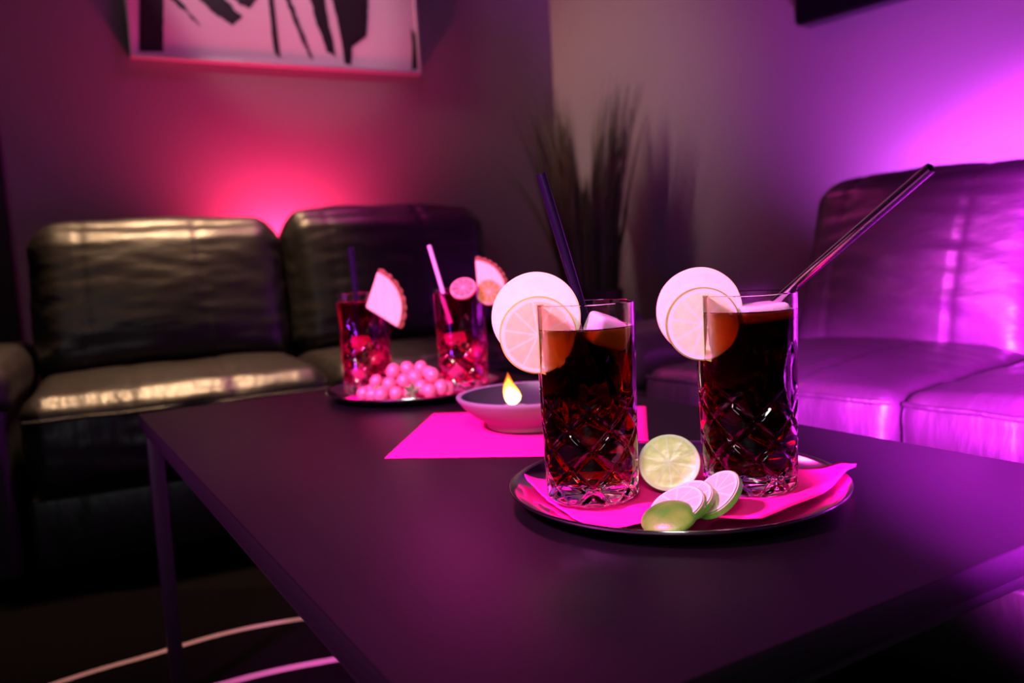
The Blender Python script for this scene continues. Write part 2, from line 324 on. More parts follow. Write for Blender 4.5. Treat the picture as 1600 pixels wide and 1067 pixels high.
# ------------------------------------------------------------------ sofas
def cushion(w_, d_, h_, r, puff, seams=(), seed=0, wr=0.004, N=(56, 34, 22), lip=0.0, face='top'):
    """puffy rounded block, x 0..w, y 0..d, z 0..h; seams pull in along fixed x"""
    v, f, idx = [], [], {}
    nx, ny, nz = N
    hw, hd, hh = w_ / 2, d_ / 2, h_ / 2
    def pt(i, j, k):
        key = (i, j, k)
        if key in idx: return idx[key]
        u = Vector((2 * i / nx - 1, 2 * j / ny - 1, 2 * k / nz - 1))
        p = Vector((u.x * hw, u.y * hd, u.z * hh))
        q = Vector((max(-hw + r, min(hw - r, p.x)), max(-hd + r, min(hd - r, p.y)), max(-hh + r, min(hh - r, p.z))))
        dlt = p - q
        nrm = dlt.normalized() if dlt.length > 1e-9 else Vector((0, 0, 1))
        L = max(abs(dlt.x), abs(dlt.y), abs(dlt.z))
        if dlt.length > 1e-9: p = q + nrm * L
        ex = (1 - abs(u.x) ** 2.6); ey = (1 - abs(u.y) ** 2.4); ez = (1 - abs(u.z) ** 2.4)
        if face == 'top':
            p.z += puff * ex * ey * (1 if u.z > 0 else 0.0) * max(0, u.z)
            p.y -= lip * ex * ez * max(0, -u.y)
        else:
            p.y -= puff * ex * ez * max(0, -u.y); p.z += lip * ex * ey * max(0, u.z); p.y += 0.3 * puff * ex * ez * max(0, u.y)
        s = 0
        for sx_ in seams: s += math.exp(-((p.x + hw - sx_) / 0.0055) ** 2)
        c = noise.noise(Vector((p.x * 5 + seed, p.y * 5, p.z * 5))) * wr * 2 + noise.noise(Vector((p.x * 11 + seed, p.y * 30, p.z * 34 + seed))) * wr
        for sx_ in seams:                               # small puckers that fade away from a seam
            dx = abs(p.x + hw - sx_); c += 0.5 * wr * math.exp(-dx / 0.03) * math.sin((p.z + p.y) * 150 + seed)
        p += nrm * (c - 0.0038 * s)
        idx[key] = len(v); v.append(p + Vector((hw, hd, hh))); return idx[key]
    for i in range(nx):
        for j in range(ny):
            f.append((pt(i, j, nz), pt(i + 1, j, nz), pt(i + 1, j + 1, nz), pt(i, j + 1, nz)))
            f.append((pt(i, j, 0), pt(i, j + 1, 0), pt(i + 1, j + 1, 0), pt(i + 1, j, 0)))
    for i in range(nx):
        for k_ in range(nz):
            f.append((pt(i, 0, k_), pt(i + 1, 0, k_), pt(i + 1, 0, k_ + 1), pt(i, 0, k_ + 1)))
            f.append((pt(i, ny, k_), pt(i, ny, k_ + 1), pt(i + 1, ny, k_ + 1), pt(i + 1, ny, k_)))
    for j in range(ny):
        for k_ in range(nz):
            f.append((pt(0, j, k_), pt(0, j, k_ + 1), pt(0, j + 1, k_ + 1), pt(0, j + 1, k_)))
            f.append((pt(nx, j, k_), pt(nx, j + 1, k_), pt(nx, j + 1, k_ + 1), pt(nx, j, k_ + 1)))
    return v, f

def piping(w_, y, z, r=0.004):
    g = G(); g.tube([(0.010, y + .010, z), (0.03, y + 0.002, z), (0.06, y, z)] + [(0.06 + (w_ - 0.12) * i / 8, y - 0.002, z + 0.0015 * math.sin(i * 2.1)) for i in range(1, 8)] + [(w_ - 0.06, y, z), (w_ - 0.03, y + 0.002, z), (w_ - 0.010, y + .010, z)], r, 8); return g

def sofa(name, label, loc, rz, cw, bts, n=2, arms=(True, True), seams=(0.33, 0.66), seed=0, recline=13, sr=0.05, br=0.075, pz=0.365, py=-0.012, sh=0.215, puff=0.016, bs=(0.2, 0.64)):
    t = thing(name, label, 'sofa', loc, rz)
    bt = min(bts)
    Wd = cw * n
    g = G(); g.box(0.0, Wd, 0.03, 0.72, 0.035, 0.195, 0, 0.012); g.box(0, Wd, 0.60, 0.76, 0.195, bt - 0.16, 0, 0.02)
    g.build('sofa_base', LEATHER, t, True, 50)
    for i in range(n):
        v, f = cushion(cw - 0.004, 0.60, sh, sr, puff, [cw * s for s in seams], seed + i * 3.1, 0.0032, lip=0.018)
        c = link('seat_cushion', [(x + cw * i + 0.002, y, z + 0.198) for x, y, z in v], f, LEATHER, t)
        p = piping(cw, py, pz).build('piping', LEATHER, c); p.location = (cw * i, 0, 0)
        bt = bts[i]; v, f = cushion(cw - 0.006, 0.20, bt - 0.40, br, 0.035, [cw * s for s in bs], seed + 9 + i * 2.3, 0.0032, N=(56, 18, 44), lip=0.02, face='front')
        M = Matrix.Translation((cw * i + 0.003, 0.43, 0.40)) @ Matrix.Rotation(math.radians(-recline), 4, 'X')
        link('back_cushion', [M @ Vector(p) for p in v], f, LEATHERB, t)
    for s, on in zip((0, 1), arms):
        if not on: continue
        x0 = -0.235 if s == 0 else Wd + 0.005
        g = G(); g.box(x0 + 0.012, x0 + 0.218, -0.005, 0.80, 0.035, 0.42, 0, 0.02, seg=4)
        a = g.build('armrest', LEATHER, t, True, 60)
        v, f = cushion(0.235, 0.80, 0.115, 0.045, 0.012, (), seed + 20 + s, 0.002, N=(20, 50, 12), lip=0.012)
        link('arm_pad', [(x + x0 - 0.002, y - 0.02, z + 0.375) for x, y, z in v], f, LEATHER, a)
    for fx in (-0.1, Wd + 0.1):
        for fy in (0.08, 0.68):
            g = G(); g.box(fx - 0.025, fx + 0.025, fy - 0.025, fy + 0.025, 0.0, 0.04, 0, 0.003); g.build('foot', STEELB, t)
    return t
sofa('leather_sofa', 'black leather two seat sofa under the painting and red wall glow', (-1.030, 1.694, 0), math.radians(25), 0.662, (0.828, 0.85), seed=1.0)
sofa('leather_sofa', 'black leather sofa lit violet on the right beneath the television', (0.23, 1.515, 0), math.radians(-54), 0.487, (0.802, 0.802, 0.802), n=2, seed=4.0, recline=18, sr=0.028, br=0.05, pz=0.418, py=0.001, sh=0.236, puff=0.026, bs=(0.2, 0.71))

# ------------------------------------------------------------------ coffee table
TX, TY, TYAW, TW, TL = -0.0254, 0.3039, 0.52938, 0.5808, 1.0516
tab = thing('coffee_table', 'low black rectangular coffee table carrying the trays, napkins and drinks', 'table', (TX, TY, 0), TYAW)
g = G(); g.box(0, TW, 0, TL, T - 0.0205, T, 0, 0.0012)
top = g.build('tabletop', [TABLEM], tab, True, 30)
me = top.data; me.materials.append(EDGEM)
for p in me.polygons:
    if abs(p.normal.z) < 0.3: p.material_index = 1
g = G()                                                        # scratches and chips on the front edge
def scr(u0, z0, u1, z1, wd_):
    a = Vector((u0, -0.0003, z0)); b = Vector((u1, -0.0003, z1)); d = (b - a).normalized(); n_ = Vector((-d.z, 0, d.x)) * wd_
    g.add([a - n_, b - n_ * .4, b + n_ * .4, a + n_], [(0, 1, 2, 3)])
for sc_ in ((0.395, T - 0.019, 0.4045, T - 0.003, 0.00035), (0.408, T - 0.0165, 0.428, T - 0.0155, 0.0003)):
    g = G(); scr(*sc_); g.build('edge_scratch', SCRATCH, tab, False)
fr = 0.02
g = G(); z0, z1 = T - 0.0325, T - 0.0215
ri = 0.006
g.box(ri, TW - ri, ri, ri + fr, z0, z1, 0, 0.0012); g.box(ri, TW - ri, TL - ri - fr, TL - ri, z0, z1, 0, 0.0012)
g.box(ri, ri + fr, ri + fr, TL - ri - fr, z0, z1, 0, 0.0012); g.box(TW - ri - fr, TW - ri, ri + fr, TL - ri - fr, z0, z1, 0, 0.0012)
g.build('frame', STEELB, tab, True, 30)
for lx in (0.006, TW - 0.026):
    for ly in (0.006, TL - 0.026):
        g = G(); g.box(lx, lx + fr, ly, ly + fr, 0.0105, z0, 0, 0.001); g.build('leg', STEELB, tab, True, 30)

# ------------------------------------------------------------------ trays
def tray(label, x, y, r, z):
    g = G()
    g.lathe([(0, 0.0008), (r - 0.024, 0.0008), (r - 0.014, 0.0035), (r - 0.004, 0.0095), (r - 0.0005, 0.0115), (r, 0.0125), (r - 0.0005, 0.0137), (r - 0.002, 0.0137), (r - 0.005, 0.0118), (r - 0.015, 0.0055), (r - 0.025, 0.0026), (0, 0.0026)], 128)
    o = g.build('serving_tray', STEEL, None, True, 60); o.location = (x, y, z); return tag(o, label, 'tray')
tray('round steel tray on the table front holding both dark cocktails and cut limes', 0.1243, 0.6527, 0.1332, T)
tray('round steel tray at the table back holding red drinks and grapes', -0.1510, 1.2560, 0.134, T)
TZ = T + 0.0028
GA = (0.0567, 0.6374); GB = (0.1809, 0.6390); GC = (-0.2219, 1.2515); GD = (-0.0740, 1.2300); ZG = TZ + 0.0046
TRAYS = ((0.1243, 0.6527, 0.1332), (-0.1510, 1.2560, 0.134))
def tray_z(x, y):
    for cx_, cy_, r_ in TRAYS:
        d_ = math.hypot(x - cx_, y - cy_)
        if d_ < r_ + 0.01:
            P_ = [(0, 0.0028), (r_ - 0.027, 0.0028), (r_ - 0.013, 0.0068), (r_ - 0.004, 0.0130), (r_, 0.0146), (r_ + 0.01, 0.0146)]
            for (a_, za), (b_, zb) in zip(P_, P_[1:]):
                if a_ <= d_ <= b_: return T + za + (zb - za) * (d_ - a_) / (b_ - a_)
    return T

# ------------------------------------------------------------------ napkins
def napkin(label, c, z, nx=40, ny=40, wrk=0.0015, lift=None, th=0.0008, fold=None, seed=0):
    a, b, c2, d = [Vector(p) for p in c]                         # corners in order, xy
    v, f = [], []
    for s in (0, 1):
        for j in range(ny + 1):
            for i in range(nx + 1):
                u, w_ = i / nx, j / ny
                p = (a * (1 - u) + b * u) * (1 - w_) + (d * (1 - u) + c2 * u) * w_
                q = Vector((p.x * 28 + seed, p.y * 28, seed))
                h = max(0, noise.noise(q)) * wrk + max(0, noise.noise(q * 3.1)) * wrk * 0.4
                e = noise.noise(Vector((p.x * 90, p.y * 90, seed + 5))) * 0.0008
                if lift: h += lift(u, w_, p)
                zz = max(z, tray_z(p.x, p.y) + 0.0004) + h + s * th
                for q_ in (GA, GB, GC, GD):
                    d_ = math.hypot(p.x - q_[0], p.y - q_[1])
                    if d_ < 0.050: zz = min(zz, ZG - 0.0002 - (1 - s) * th + max(0, d_ - 0.038) * 0.3)
                v.append((p.x + e, p.y + e, zz))
    n1 = (nx + 1) * (ny + 1)
    for j in range(ny):
        for i in range(nx):
            q = j * (nx + 1) + i; f.append((q, q + nx + 1, q + nx + 2, q + 1)); f.append((n1 + q, n1 + q + 1, n1 + q + nx + 2, n1 + q + nx + 1))
    bd = [i for i in range(nx)] + [nx + j * (nx + 1) for j in range(ny)] + [ny * (nx + 1) + nx - i for i in range(nx)] + [(ny - j) * (nx + 1) for j in range(ny)]
    for k_ in range(len(bd)):
        p, q = bd[k_], bd[(k_ + 1) % len(bd)]; f.append((p, q, q + n1, p + n1))
    cx = sum(x[0] for x in v) / len(v); cy = sum(x[1] for x in v) / len(v)
    o = link('paper_napkin', [(x - cx, y - cy, zz - z) for x, y, zz in v], f, NAPM); o.location = (cx, cy, z)
    return tag(o, label, 'napkin')
napkin('flat pink paper napkin under the grey candle bowl', [(-0.1366, 0.8327), (0.1258, 0.7832), (0.165, 1.04), (-0.1073, 1.0718)], T + 0.0004, wrk=0.0004, th=0.0006,
       lift=lambda u, w_, p: 0.0008 * math.exp(-((u - 0.76 + 0.1 * w_) / 0.006) ** 2))
napkin('crumpled pink napkin under the left dark cocktail on the front tray', [(0.004, 0.684), (0.050, 0.563), (0.152, 0.590), (0.098, 0.735)], TZ + 0.0004, wrk=0.0030, seed=3,
       lift=lambda u, w_, p: 0.004 * max(0, 1 - math.hypot(u, w_) * 3.2))
def lift2(u, w_, p):
    d = max(0.0, (p.x - 0.205) / 0.06); return 0.0015 * d ** 1.3 + 0.0010
napkin('pink napkin with one raised folded corner under the right dark cocktail', [(0.095, 0.580), (0.165, 0.561), (0.2655, 0.640), (0.155, 0.755)], TZ + 0.0020, wrk=0.0018, seed=8, lift=lift2, th=0.0022)
napkin('red napkin under the glasses and grapes on the back tray', [(-0.255, 1.215), (-0.105, 1.150), (-0.045, 1.300), (-0.200, 1.355)], TZ + 0.0004, wrk=0.0022, seed=12)

# ------------------------------------------------------------------ cut crystal glasses
HG = 0.151
def inner_r(z):
    P = [(0.0130, 0.012), (0.0135, 0.025), (0.0155, 0.0298), (0.020, 0.0314), (0.05, 0.0328), (0.08, 0.0343), (0.10, 0.0355), (0.13, 0.0366), (0.151, 0.0370)]
    for (a, ra), (b, rb) in zip(P, P[1:]):
        if a <= z <= b: return ra + (rb - ra) * (z - a) / (b - a)
    return 0.037
def glass_mesh(level):
    NA, NZ = 288, 190
    v, f = [], []
    nd = 7                                                      # diamonds around
    z_lo, z_hi, step = 0.004, 0.078, 0.0300
    def Ro(z):
        R = 0.0358 + (0.0390 - 0.0358) * (z / HG)
        if z < 0.004: R -= 0.0030 * (1 - z / 0.004) ** 2
        return R
    for k in range(NZ + 1):
        z = HG * (k / NZ)
        for i in range(NA):
            a = 2 * PI * i / NA; R = Ro(z)
            cut = 0.0
            if z < 0.094:
                s = a / (2 * PI) * nd; tz = (z - 0.0125) / step
                top_ = max(0.0, min(1.0, (0.082 - z) / 0.010)) if z > 0.072 else 1.0
                for sg in (1, -1):
                    ph = s + sg * tz; dd = abs(ph - round(ph)) / math.hypot(nd / (2 * PI * R), 1 / step)   # metres to groove centre
                    wv = 0.0030
                    cut = max(cut, top_ * 0.0020 * max(0.0, 1 - dd / wv))
                    # flat table of every diamond
                d1 = abs((s + tz) - math.floor(s + tz) - 0.5); d2 = abs((s - tz) - math.floor(s - tz) - 0.5)
            if z > 0.064 and z < 0.116:                         # long pointed flutes above the diamonds
                s = a / (2 * PI) * nd + 0.5 * 0; u = (z - 0.090) / 0.026
                hw = 0.30 * max(0.0, 1 - abs(u) ** 1.6)
                dd = abs(s + 0.5 - round(s + 0.5))
                if hw > 0.01 and dd < hw: cut = max(cut, 0.0013 * (1 - (dd / hw)) ** 0.8 * min(1, hw / 0.12))
            r = R - cut
            v.append((r * math.cos(a), r * math.sin(a), z))
    def ring(r, z):
        b = len(v)
        for i in range(NA):
            a = 2 * PI * i / NA; v.append((r * math.cos(a), r * math.sin(a), z))
        return b
    for k in range(NZ):
        for i in range(NA):
            j = (i + 1) % NA; f.append((k * NA + i, k * NA + j, (k + 1) * NA + j, (k + 1) * NA + i))
    last = NZ * NA
    rings = [ring(0.0385, HG + 0.0007), ring(0.0376, HG + 0.0007), ring(0.0370, HG), ring(inner_r(level), level)]
    for b in rings:
        for i in range(NA):
            j = (i + 1) % NA; f.append((last + i, last + j, b + j, b + i))
        last = b
    low = 0
    for r, z in ((0.030, 0.0), (0.027, 0.0012), (0.010, 0.0030)):
        b = ring(r, z)
        for i in range(NA):
            j = (i + 1) % NA; f.append((b + i, b + j, low + j, low + i))
        low = b
    f.append(tuple(low + i for i in range(NA))[::-1])
    return v, f
def drink(label, x, y, z, rz, level, liquid, lname, bubbles=0):
    t = thing('highball_glass', label, 'glass', (x, y, z), rz, None)
    gv, gf = glass_mesh(level)
    link('glass_body', gv, gf, GLASSM, t, True, None, 28)
    zs = [0.0130, 0.0135, 0.0155, 0.0175, 0.020, 0.03, 0.04, 0.05, 0.06, 0.075, 0.09, 0.10, 0.115, 0.13]
    prof = [(0.0, 0.0130)] + [(inner_r(zz), zz) for zz in zs if zz < level - 0.003] + [(inner_r(level), level)]
    g = G(); n_ = 288; g.lathe(prof, n_); ns = len(g.f)
    g.lathe([(inner_r(level), level), (inner_r(level) - 0.0012, level - 0.0009), (inner_r(level) - 0.004, level - 0.0012), (0.0, level - 0.0012)], n_)
    v = [Vector(p) for p in g.v]; bm = bmesh.new(); bv = [bm.verts.new(p) for p in v]
    lay = bm.faces.layers.float.new('top_face')
    for q, ff in enumerate(g.f):
        ids = []
        for w_ in ff:
            if all((v[w_] - v[u_]).length > 1e-7 for u_ in ids): ids.append(w_)
        if len(ids) > 2: fc_ = bm.faces.new([bv[w_] for w_ in ids]); fc_[lay] = 0.0 if q < ns else 1.0; fc_.smooth = True
    bmesh.ops.remove_doubles(bm, verts=bm.verts[:], dist=1e-6); bmesh.ops.recalc_face_normals(bm, faces=bm.faces[:])
    me_ = bpy.data.meshes.new('drink'); bm.to_mesh(me_); bm.free(); me_.materials.append(liquid); me_.set_sharp_from_angle(angle=math.radians(40))
    dr = bpy.data.objects.new('drink', me_); COL.objects.link(dr); dr.parent = t
    if bubbles:
        g = G(); rnd = random.Random(int(x * 1000) + 5)
        for _ in range(bubbles):
            a = rnd.uniform(0, 2 * PI); rr = inner_r(level) * math.sqrt(rnd.uniform(0.0, 0.92)) if rnd.random() < 0.6 else inner_r(level) - rnd.uniform(0.0012, 0.003)
            s = rnd.uniform(0.00035, 0.0009)
            bm = bmesh.new(); bmesh.ops.create_icosphere(bm, subdivisions=1, radius=s); bm.verts.index_update()
            g.add([v.co + Vector((rr * math.cos(a), rr * math.sin(a), level - 0.0012 + s * 0.6)) for v in bm.verts], [[q.index for q in ff.verts] for ff in bm.faces]); bm.free()
        b = g.build('bubbles', FOAM, t); b['kind'] = 'stuff'
    return t
drink('left dark cocktail in a cut crystal highball glass on the front tray', *GA, ZG, 0.15, 0.1335, COLA, 'cola', 170)
drink('right dark cocktail in a cut crystal highball glass on the front tray', *GB, ZG, 0.52, 0.1395, COLA2, 'cola', 220)
drink('left red drink in a cut crystal highball glass on the back tray', *GC, ZG, 0.3, 0.139, PUNCH, 'punch')
drink('right red drink in a cut crystal highball glass behind the candle bowl', *GD, ZG, 0.9, 0.145, PUNCH, 'punch')

# ice
def ice(label, c, s, r3, group=None):
    v, f = cushion(s[0], s[1], s[2], 0.004, 0.0006, (), c[0] * 90, 0.0006, N=(12, 12, 12))
    o = link('ice_cube', [Vector(p) - Vector(s) / 2 for p in v], f, ICEM); o.location = c; o.rotation_euler = r3
    return tag(o, label, 'ice')
ice('tilted ice cube breaking the surface at the right inside the left dark cocktail', (GA[0] + 0.014, GA[1] - 0.008, ZG + 0.1295), (0.026, 0.024, 0.022), (0.25, 0.35, 0.4))
ice('sunken ice cube behind the straw inside the left dark cocktail', (GA[0] - 0.004, GA[1] + 0.018, ZG + 0.122), (0.022, 0.022, 0.020), (0.5, -0.2, 1.1))
ice('wide flat ice piece floating across the right dark cocktail', (GB[0] + 0.010, GB[1] - 0.004, ZG + 0.137), (0.040, 0.026, 0.013), (0.05, -0.06, 0.25))
for k_, (dx, dy, dz) in enumerate([(-0.010, -0.008, 0.030), (0.011, 0.006, 0.052), (-0.008, 0.008, 0.076)]):
    for gx, wh in ((GC, 'left'), (GD, 'right')):
        o = ice('submerged ice cube in the %s red drink, %s of its three' % (wh, ('lowest', 'middle', 'highest')[k_]), (gx[0] + dx, gx[1] + dy, ZG + dz), (0.019, 0.018, 0.018), (k_ * 0.7, k_ * 0.4 + gx[0] * 9, k_ * 1.1))
        o['group'] = 'ice cubes inside the red drinks'

# ------------------------------------------------------------------ straws
def straw(label, a, b, r, m, wall=0.0006):
    a, b = Vector(a), Vector(b); d = (b - a); L = d.length
    g = G(); g.lathe([(r - wall, 0.0), (r, 0.0), (r, L), (r - wall, L)], 32, closed=True)
    o = g.build('drinking_straw', m, None, True, 50); o.location = a; o.rotation_euler = d.to_track_quat('Z', 'Y').to_euler()
    return tag(o, label, 'straw')
def ext(p, q, t): p, q = Vector(p), Vector(q); return p + (q - p) * t
straw('dark violet straw standing in the left dark cocktail', ext((0.029, 0.640, 0.708), (0.0486, 0.640, 0.6302), 2.2), (0.029, 0.640, 0.708), 0.0039, STRAWD)
straw('long shiny steel straw leaning far right out of the right dark cocktail', ext((0.2645, 0.520, 0.6865), (0.2105, 0.632, 0.6080), 1.20), (0.2645, 0.520, 0.6865), 0.0036, STRAWS)
straw('short dark violet straw in the left red drink', ext((-0.2326, 1.250, 0.6772), (-0.2296, 1.250, 0.6014), 1.7), (-0.2326, 1.250, 0.6772), 0.0042, STRAWD)
straw('thin pale pink straw in the right red drink', ext((-0.1123, 1.215, 0.6724), (-0.0957, 1.215, 0.6007), 1.6), (-0.1123, 1.215, 0.6724), 0.0029, STRAWP)

# ------------------------------------------------------------------ citrus slices on the rims
def slice_obj(name, label, cat, c, R, th, m, n_dir=(0, -1, 0), slit=True, slit_top=0.02, sx_=0.0, roll=0.0, wob=0.012, seed=0, nub=0.0, half=None):
    """disc in local x-z plane with optional slit running down from slit_top to the lower edge"""
    n = 96; hw = 0.0019; v, f = [], []
    outline = []
    a_s = math.asin(hw / R)
    a0, a1 = (-PI / 2 + a_s, 1.5 * PI - a_s) if slit else (0, 2 * PI * (1 - 1 / n))
    if half: a0, a1 = half
    for i in range(n):
        a = a0 + (a1 - a0) * i / (n - 1); rr = R * (1 + wob * noise.noise(Vector((math.cos(a) * 1.5 + seed, math.sin(a) * 1.5, seed))))
        if nub: rr += nub * math.exp(-((a - nub_ang) / 0.14) ** 2)
        outline.append((rr * math.cos(a), rr * math.sin(a)))
    if slit: outline = [(x + sx_ if (z < 0 and abs(x) < hw * 1.6) else x, z) for x, z in outline] + [(sx_ - hw, slit_top), (sx_ + hw, slit_top)]
    bm = bmesh.new()
    fr_ = [bm.verts.new((x, -th / 2, z)) for x, z in outline]
    face = bm.faces.new(fr_)
    r = bmesh.ops.extrude_face_region(bm, geom=[face]); ev = [q for q in r['geom'] if isinstance(q, bmesh.types.BMVert)]
    for q in ev: q.co.y += th
    bmesh.ops.bevel(bm, geom=[e for e in bm.edges if abs(e.verts[0].co.y - e.verts[1].co.y) < 1e-6], offset=th * 0.18, segments=2, affect='EDGES')
    bmesh.ops.recalc_face_normals(bm, faces=bm.faces)
    bmesh.ops.triangulate(bm, faces=[q for q in bm.faces if len(q.verts) > 4])
    bm.verts.index_update()
    vs = [q.co.copy() for q in bm.verts]; fs = [[q.index for q in ff.verts] for ff in bm.faces]; bm.free()
    o = link(name, vs, fs, m, None, True, None, 35); o.location = c
    nd = Vector(n_dir).normalized(); yv = -nd; zv = (Vector((0, 0, 1)) - yv * yv.z).normalized(); xv = yv.cross(zv)
    Mr = Matrix((xv, yv, zv)).transposed() @ Matrix.Rotation(roll, 3, 'Y')
    o.rotation_euler = Mr.to_euler()
    return tag(o, label, cat)
nub_ang = 0
xa = GA[0] - 0.0381; xb = GB[0] - 0.0381
sl = lambda c: ZG + HG - c[2]
xa += 0.0008; xb += 0.0008
c = (xa, 0.6290, 0.6005); slice_obj('lemon_slice', 'larger pale citrus slice behind the orange slice on the left dark cocktail', 'fruit slice', c, 0.0338, 0.0045, LEMON_P, (-0.05, -1, 0.02), slit_top=sl(c) + .0008, sx_=.0010, seed=1)
xa += 0.0005; c = (xa, 0.6215, 0.5873); slice_obj('orange_slice', 'orange slice dipping into the left dark cocktail from its rim', 'fruit slice', c, 0.0292, 0.0045, ORANGE, (0.03, -1, 0.0), slit_top=sl(c) + .0008, sx_=.0024, seed=4)
c = (xb, 0.6300, 0.5980); slice_obj('lemon_slice', 'larger pale citrus slice behind the lime slice on the right dark cocktail', 'fruit slice', c, 0.0330, 0.0045, LEMON_P, (0.04, -1, 0.02), slit_top=sl(c) + .0008, sx_=.0010, seed=7)
xb += 0.0005; c = (xb, 0.6225, 0.5885); slice_obj('lime_slice', 'pale lime slice clipped on the rim of the right dark cocktail', 'fruit slice', c, 0.0278, 0.0045, LIMEF, (-0.03, -1, 0.0), slit_top=sl(c) + .0008, sx_=.0024, seed=9)

# limes on the front tray
def place_low(o, x, y, z):
    """set the object down so that its lowest vertex stands at height z"""
    M = o.rotation_euler.to_matrix(); lo = min((M @ v.co).z for v in o.data.vertices); o.location = (x, y, z - lo)
def dome(name, label, R, hgt, m_face, n_dir, x, y, z, parent_cat='lime', nub=0.004):
    """cut lime piece: dome of peel (body) with a flat cut face turned to n_dir"""
    v, f, mi = [], [], []
    na, nr = 72, 18
    for k in range(nr + 1):
        t_ = PI / 2 * k / nr
        for i in range(na):
            a = 2 * PI * i / na
            rr = R * math.cos(t_) * (1 + 0.015 * math.cos(2 * a)); yy = hgt * math.sin(t_)
            if k > nr - 4: yy += nub * (k - nr + 4) / 4
            if k == 0: rr *= 0.985
            v.append((rr * math.cos(a), yy + (0.0007 if k else 0), rr * math.sin(a)))
    for k in range(nr):
        for i in range(na):
            j = (i + 1) % na; f.append((k * na + i, (k + 1) * na + i, (k + 1) * na + j, k * na + j))
    peel_v = v
    o = link(name, peel_v, f, LIMEPEEL, None, True, None, 70)
    nd = Vector(n_dir).normalized(); yv = -nd; zv = (Vector((0, 0, 1)) - yv * yv.z).normalized(); xv = yv.cross(zv)
    o.rotation_euler = Matrix((xv, yv, zv)).transposed().to_euler(); place_low(o, x, y, z)
    fv = [(0, 0, 0)]; ff = []
    rings = [0.25, 0.5, 0.75, 0.92, 0.985]
    for q, rr in enumerate(rings):
        for i in range(na):
            a = 2 * PI * i / na; R2 = R * rr * (1 + 0.015 * math.cos(2 * a)); fv.append((R2 * math.cos(a), -0.0006 + 0.0008 * (q == 4) + noise.noise(Vector((math.cos(a) * 5 * rr, math.sin(a) * 5 * rr, 2))) * 0.0004, R2 * math.sin(a)))
    for i in range(na): ff.append((0, 1 + i, 1 + (i + 1) % na))
    for q in range(4):
        for i in range(na):
            j = (i + 1) % na; ff.append((1 + q * na + i, 1 + (q + 1) * na + i, 1 + (q + 1) * na + j, 1 + q * na + j))
    link('cut_face', fv, ff, m_face, o)
    return tag(o, label, 'lime')
ZN = TZ + 0.0035
dome('lime_half', 'halved lime showing its yellow green cut face between the two dark cocktails', 0.0245, 0.021, LIMEH, (-0.22, -0.80, 0.55), 0.1193, 0.648, ZN - 0.0025)
dome('lime_end', 'green lime end piece lying peel outward at the front of the sliced lime', 0.0195, 0.0085, LIMES, (0.25, 0.20, -0.95), 0.1010, 0.5560, ZN - 0.0015, nub=0.001)
LS = []
for lab, x, y, n_dir in (('lime slice directly behind the green end piece on the front tray', 0.1090, 0.5660, (-0.40, -0.24, 0.885)),
                         ('lime slice second behind the green end piece, between two other slices', 0.1175, 0.5740, (-0.45, -0.24, 0.86)),
                         ('lime slice standing rightmost of the cut limes beside the right glass', 0.1400, 0.5790, (-0.64, -0.20, 0.74))):
    o = slice_obj('lime_slice', lab, 'lime', (0, 0, 0), 0.0205, 0.0062, [LIMES], n_dir, slit=False, seed=x * 50)
    place_low(o, x, y, ZN - 0.002); o['group'] = 'cut lime slices on the front tray'
    m_ = o.data; m_.materials.append(LIMEPEEL)
    for p in m_.polygons:
        c_ = p.center
        if abs(p.normal.y) < 0.6 and math.hypot(c_.x, c_.z) > 0.0187: p.material_index = 1

# ------------------------------------------------------------------ pineapple wedges and fruit on the red drinks
def pineapple(label, apex, R, a0, a1, th, rz):
    t = thing('pineapple_wedge', label, 'pineapple', apex, rz)
    n = 28; Ri = R * 0.93
    def arc(r, k, wv): a = math.radians(a0 + (a1 - a0) * k / n); r = r + wv * noise.noise(Vector((k * 0.9, r * 10, 3))); return (r * math.cos(a), r * math.sin(a))
    # flesh
    pl = [(0.008 * math.cos(math.radians((a0 + a1) / 2)), 0.008 * math.sin(math.radians((a0 + a1) / 2)))] + [arc(Ri, k, 0) for k in range(n + 1)]
    bm = bmesh.new(); face = bm.faces.new([bm.verts.new((x, -th / 2, z)) for x, z in pl])
    r = bmesh.ops.extrude_face_region(bm, geom=[face])
    for q in r['geom']:
        if isinstance(q, bmesh.types.BMVert): q.co.y += th
    bmesh.ops.bevel(bm, geom=bm.edges[:], offset=0.0012, segments=2, affect='EDGES'); bmesh.ops.recalc_face_normals(bm, faces=bm.faces); bmesh.ops.triangulate(bm, faces=[q for q in bm.faces if len(q.verts) > 4]); bm.verts.index_update()
    link('flesh', [q.co.copy() for q in bm.verts], [[q.index for q in ff.verts] for ff in bm.faces], PINEM, t, True, None, 40); bm.free()
    g = G(); v, f = [], []
    for k in range(n + 1):
        bumpy = 0.0028 * abs(math.sin(k * 0.9))
        p, q = arc(Ri, k, 0), arc(R, k, 0); q = (q[0] * (1 + bumpy / R), q[1] * (1 + bumpy / R))
        v += [(p[0], -th / 2 + 0.0005, p[1]), (q[0], -th / 2 + 0.002, q[1]), (q[0], th / 2 - 0.002, q[1]), (p[0], th / 2 - 0.0005, p[1])]
    for k in range(n):
        for s in range(3): f.append((k * 4 + s, k * 4 + s + 1, k * 4 + 5 + s, k * 4 + 4 + s))
    f += [(0, 3, 2, 1), (4 * n, 4 * n + 1, 4 * n + 2, 4 * n + 3)]
    link('rind', v, f, PINER, t, False)
    return t
pineapple('pineapple wedge with brown rind hanging on the left red drink', (GC[0] + 0.0050, GC[1] - 0.044, 0.5860), 0.064, -30, 62, 0.013, math.radians(8))
pineapple('pineapple wedge standing up from the right red drink', (GD[0] + 0.022, GD[1] - 0.005, 0.6010), 0.050, 2, 84, 0.012, math.radians(4))
ZR = ZG + HG
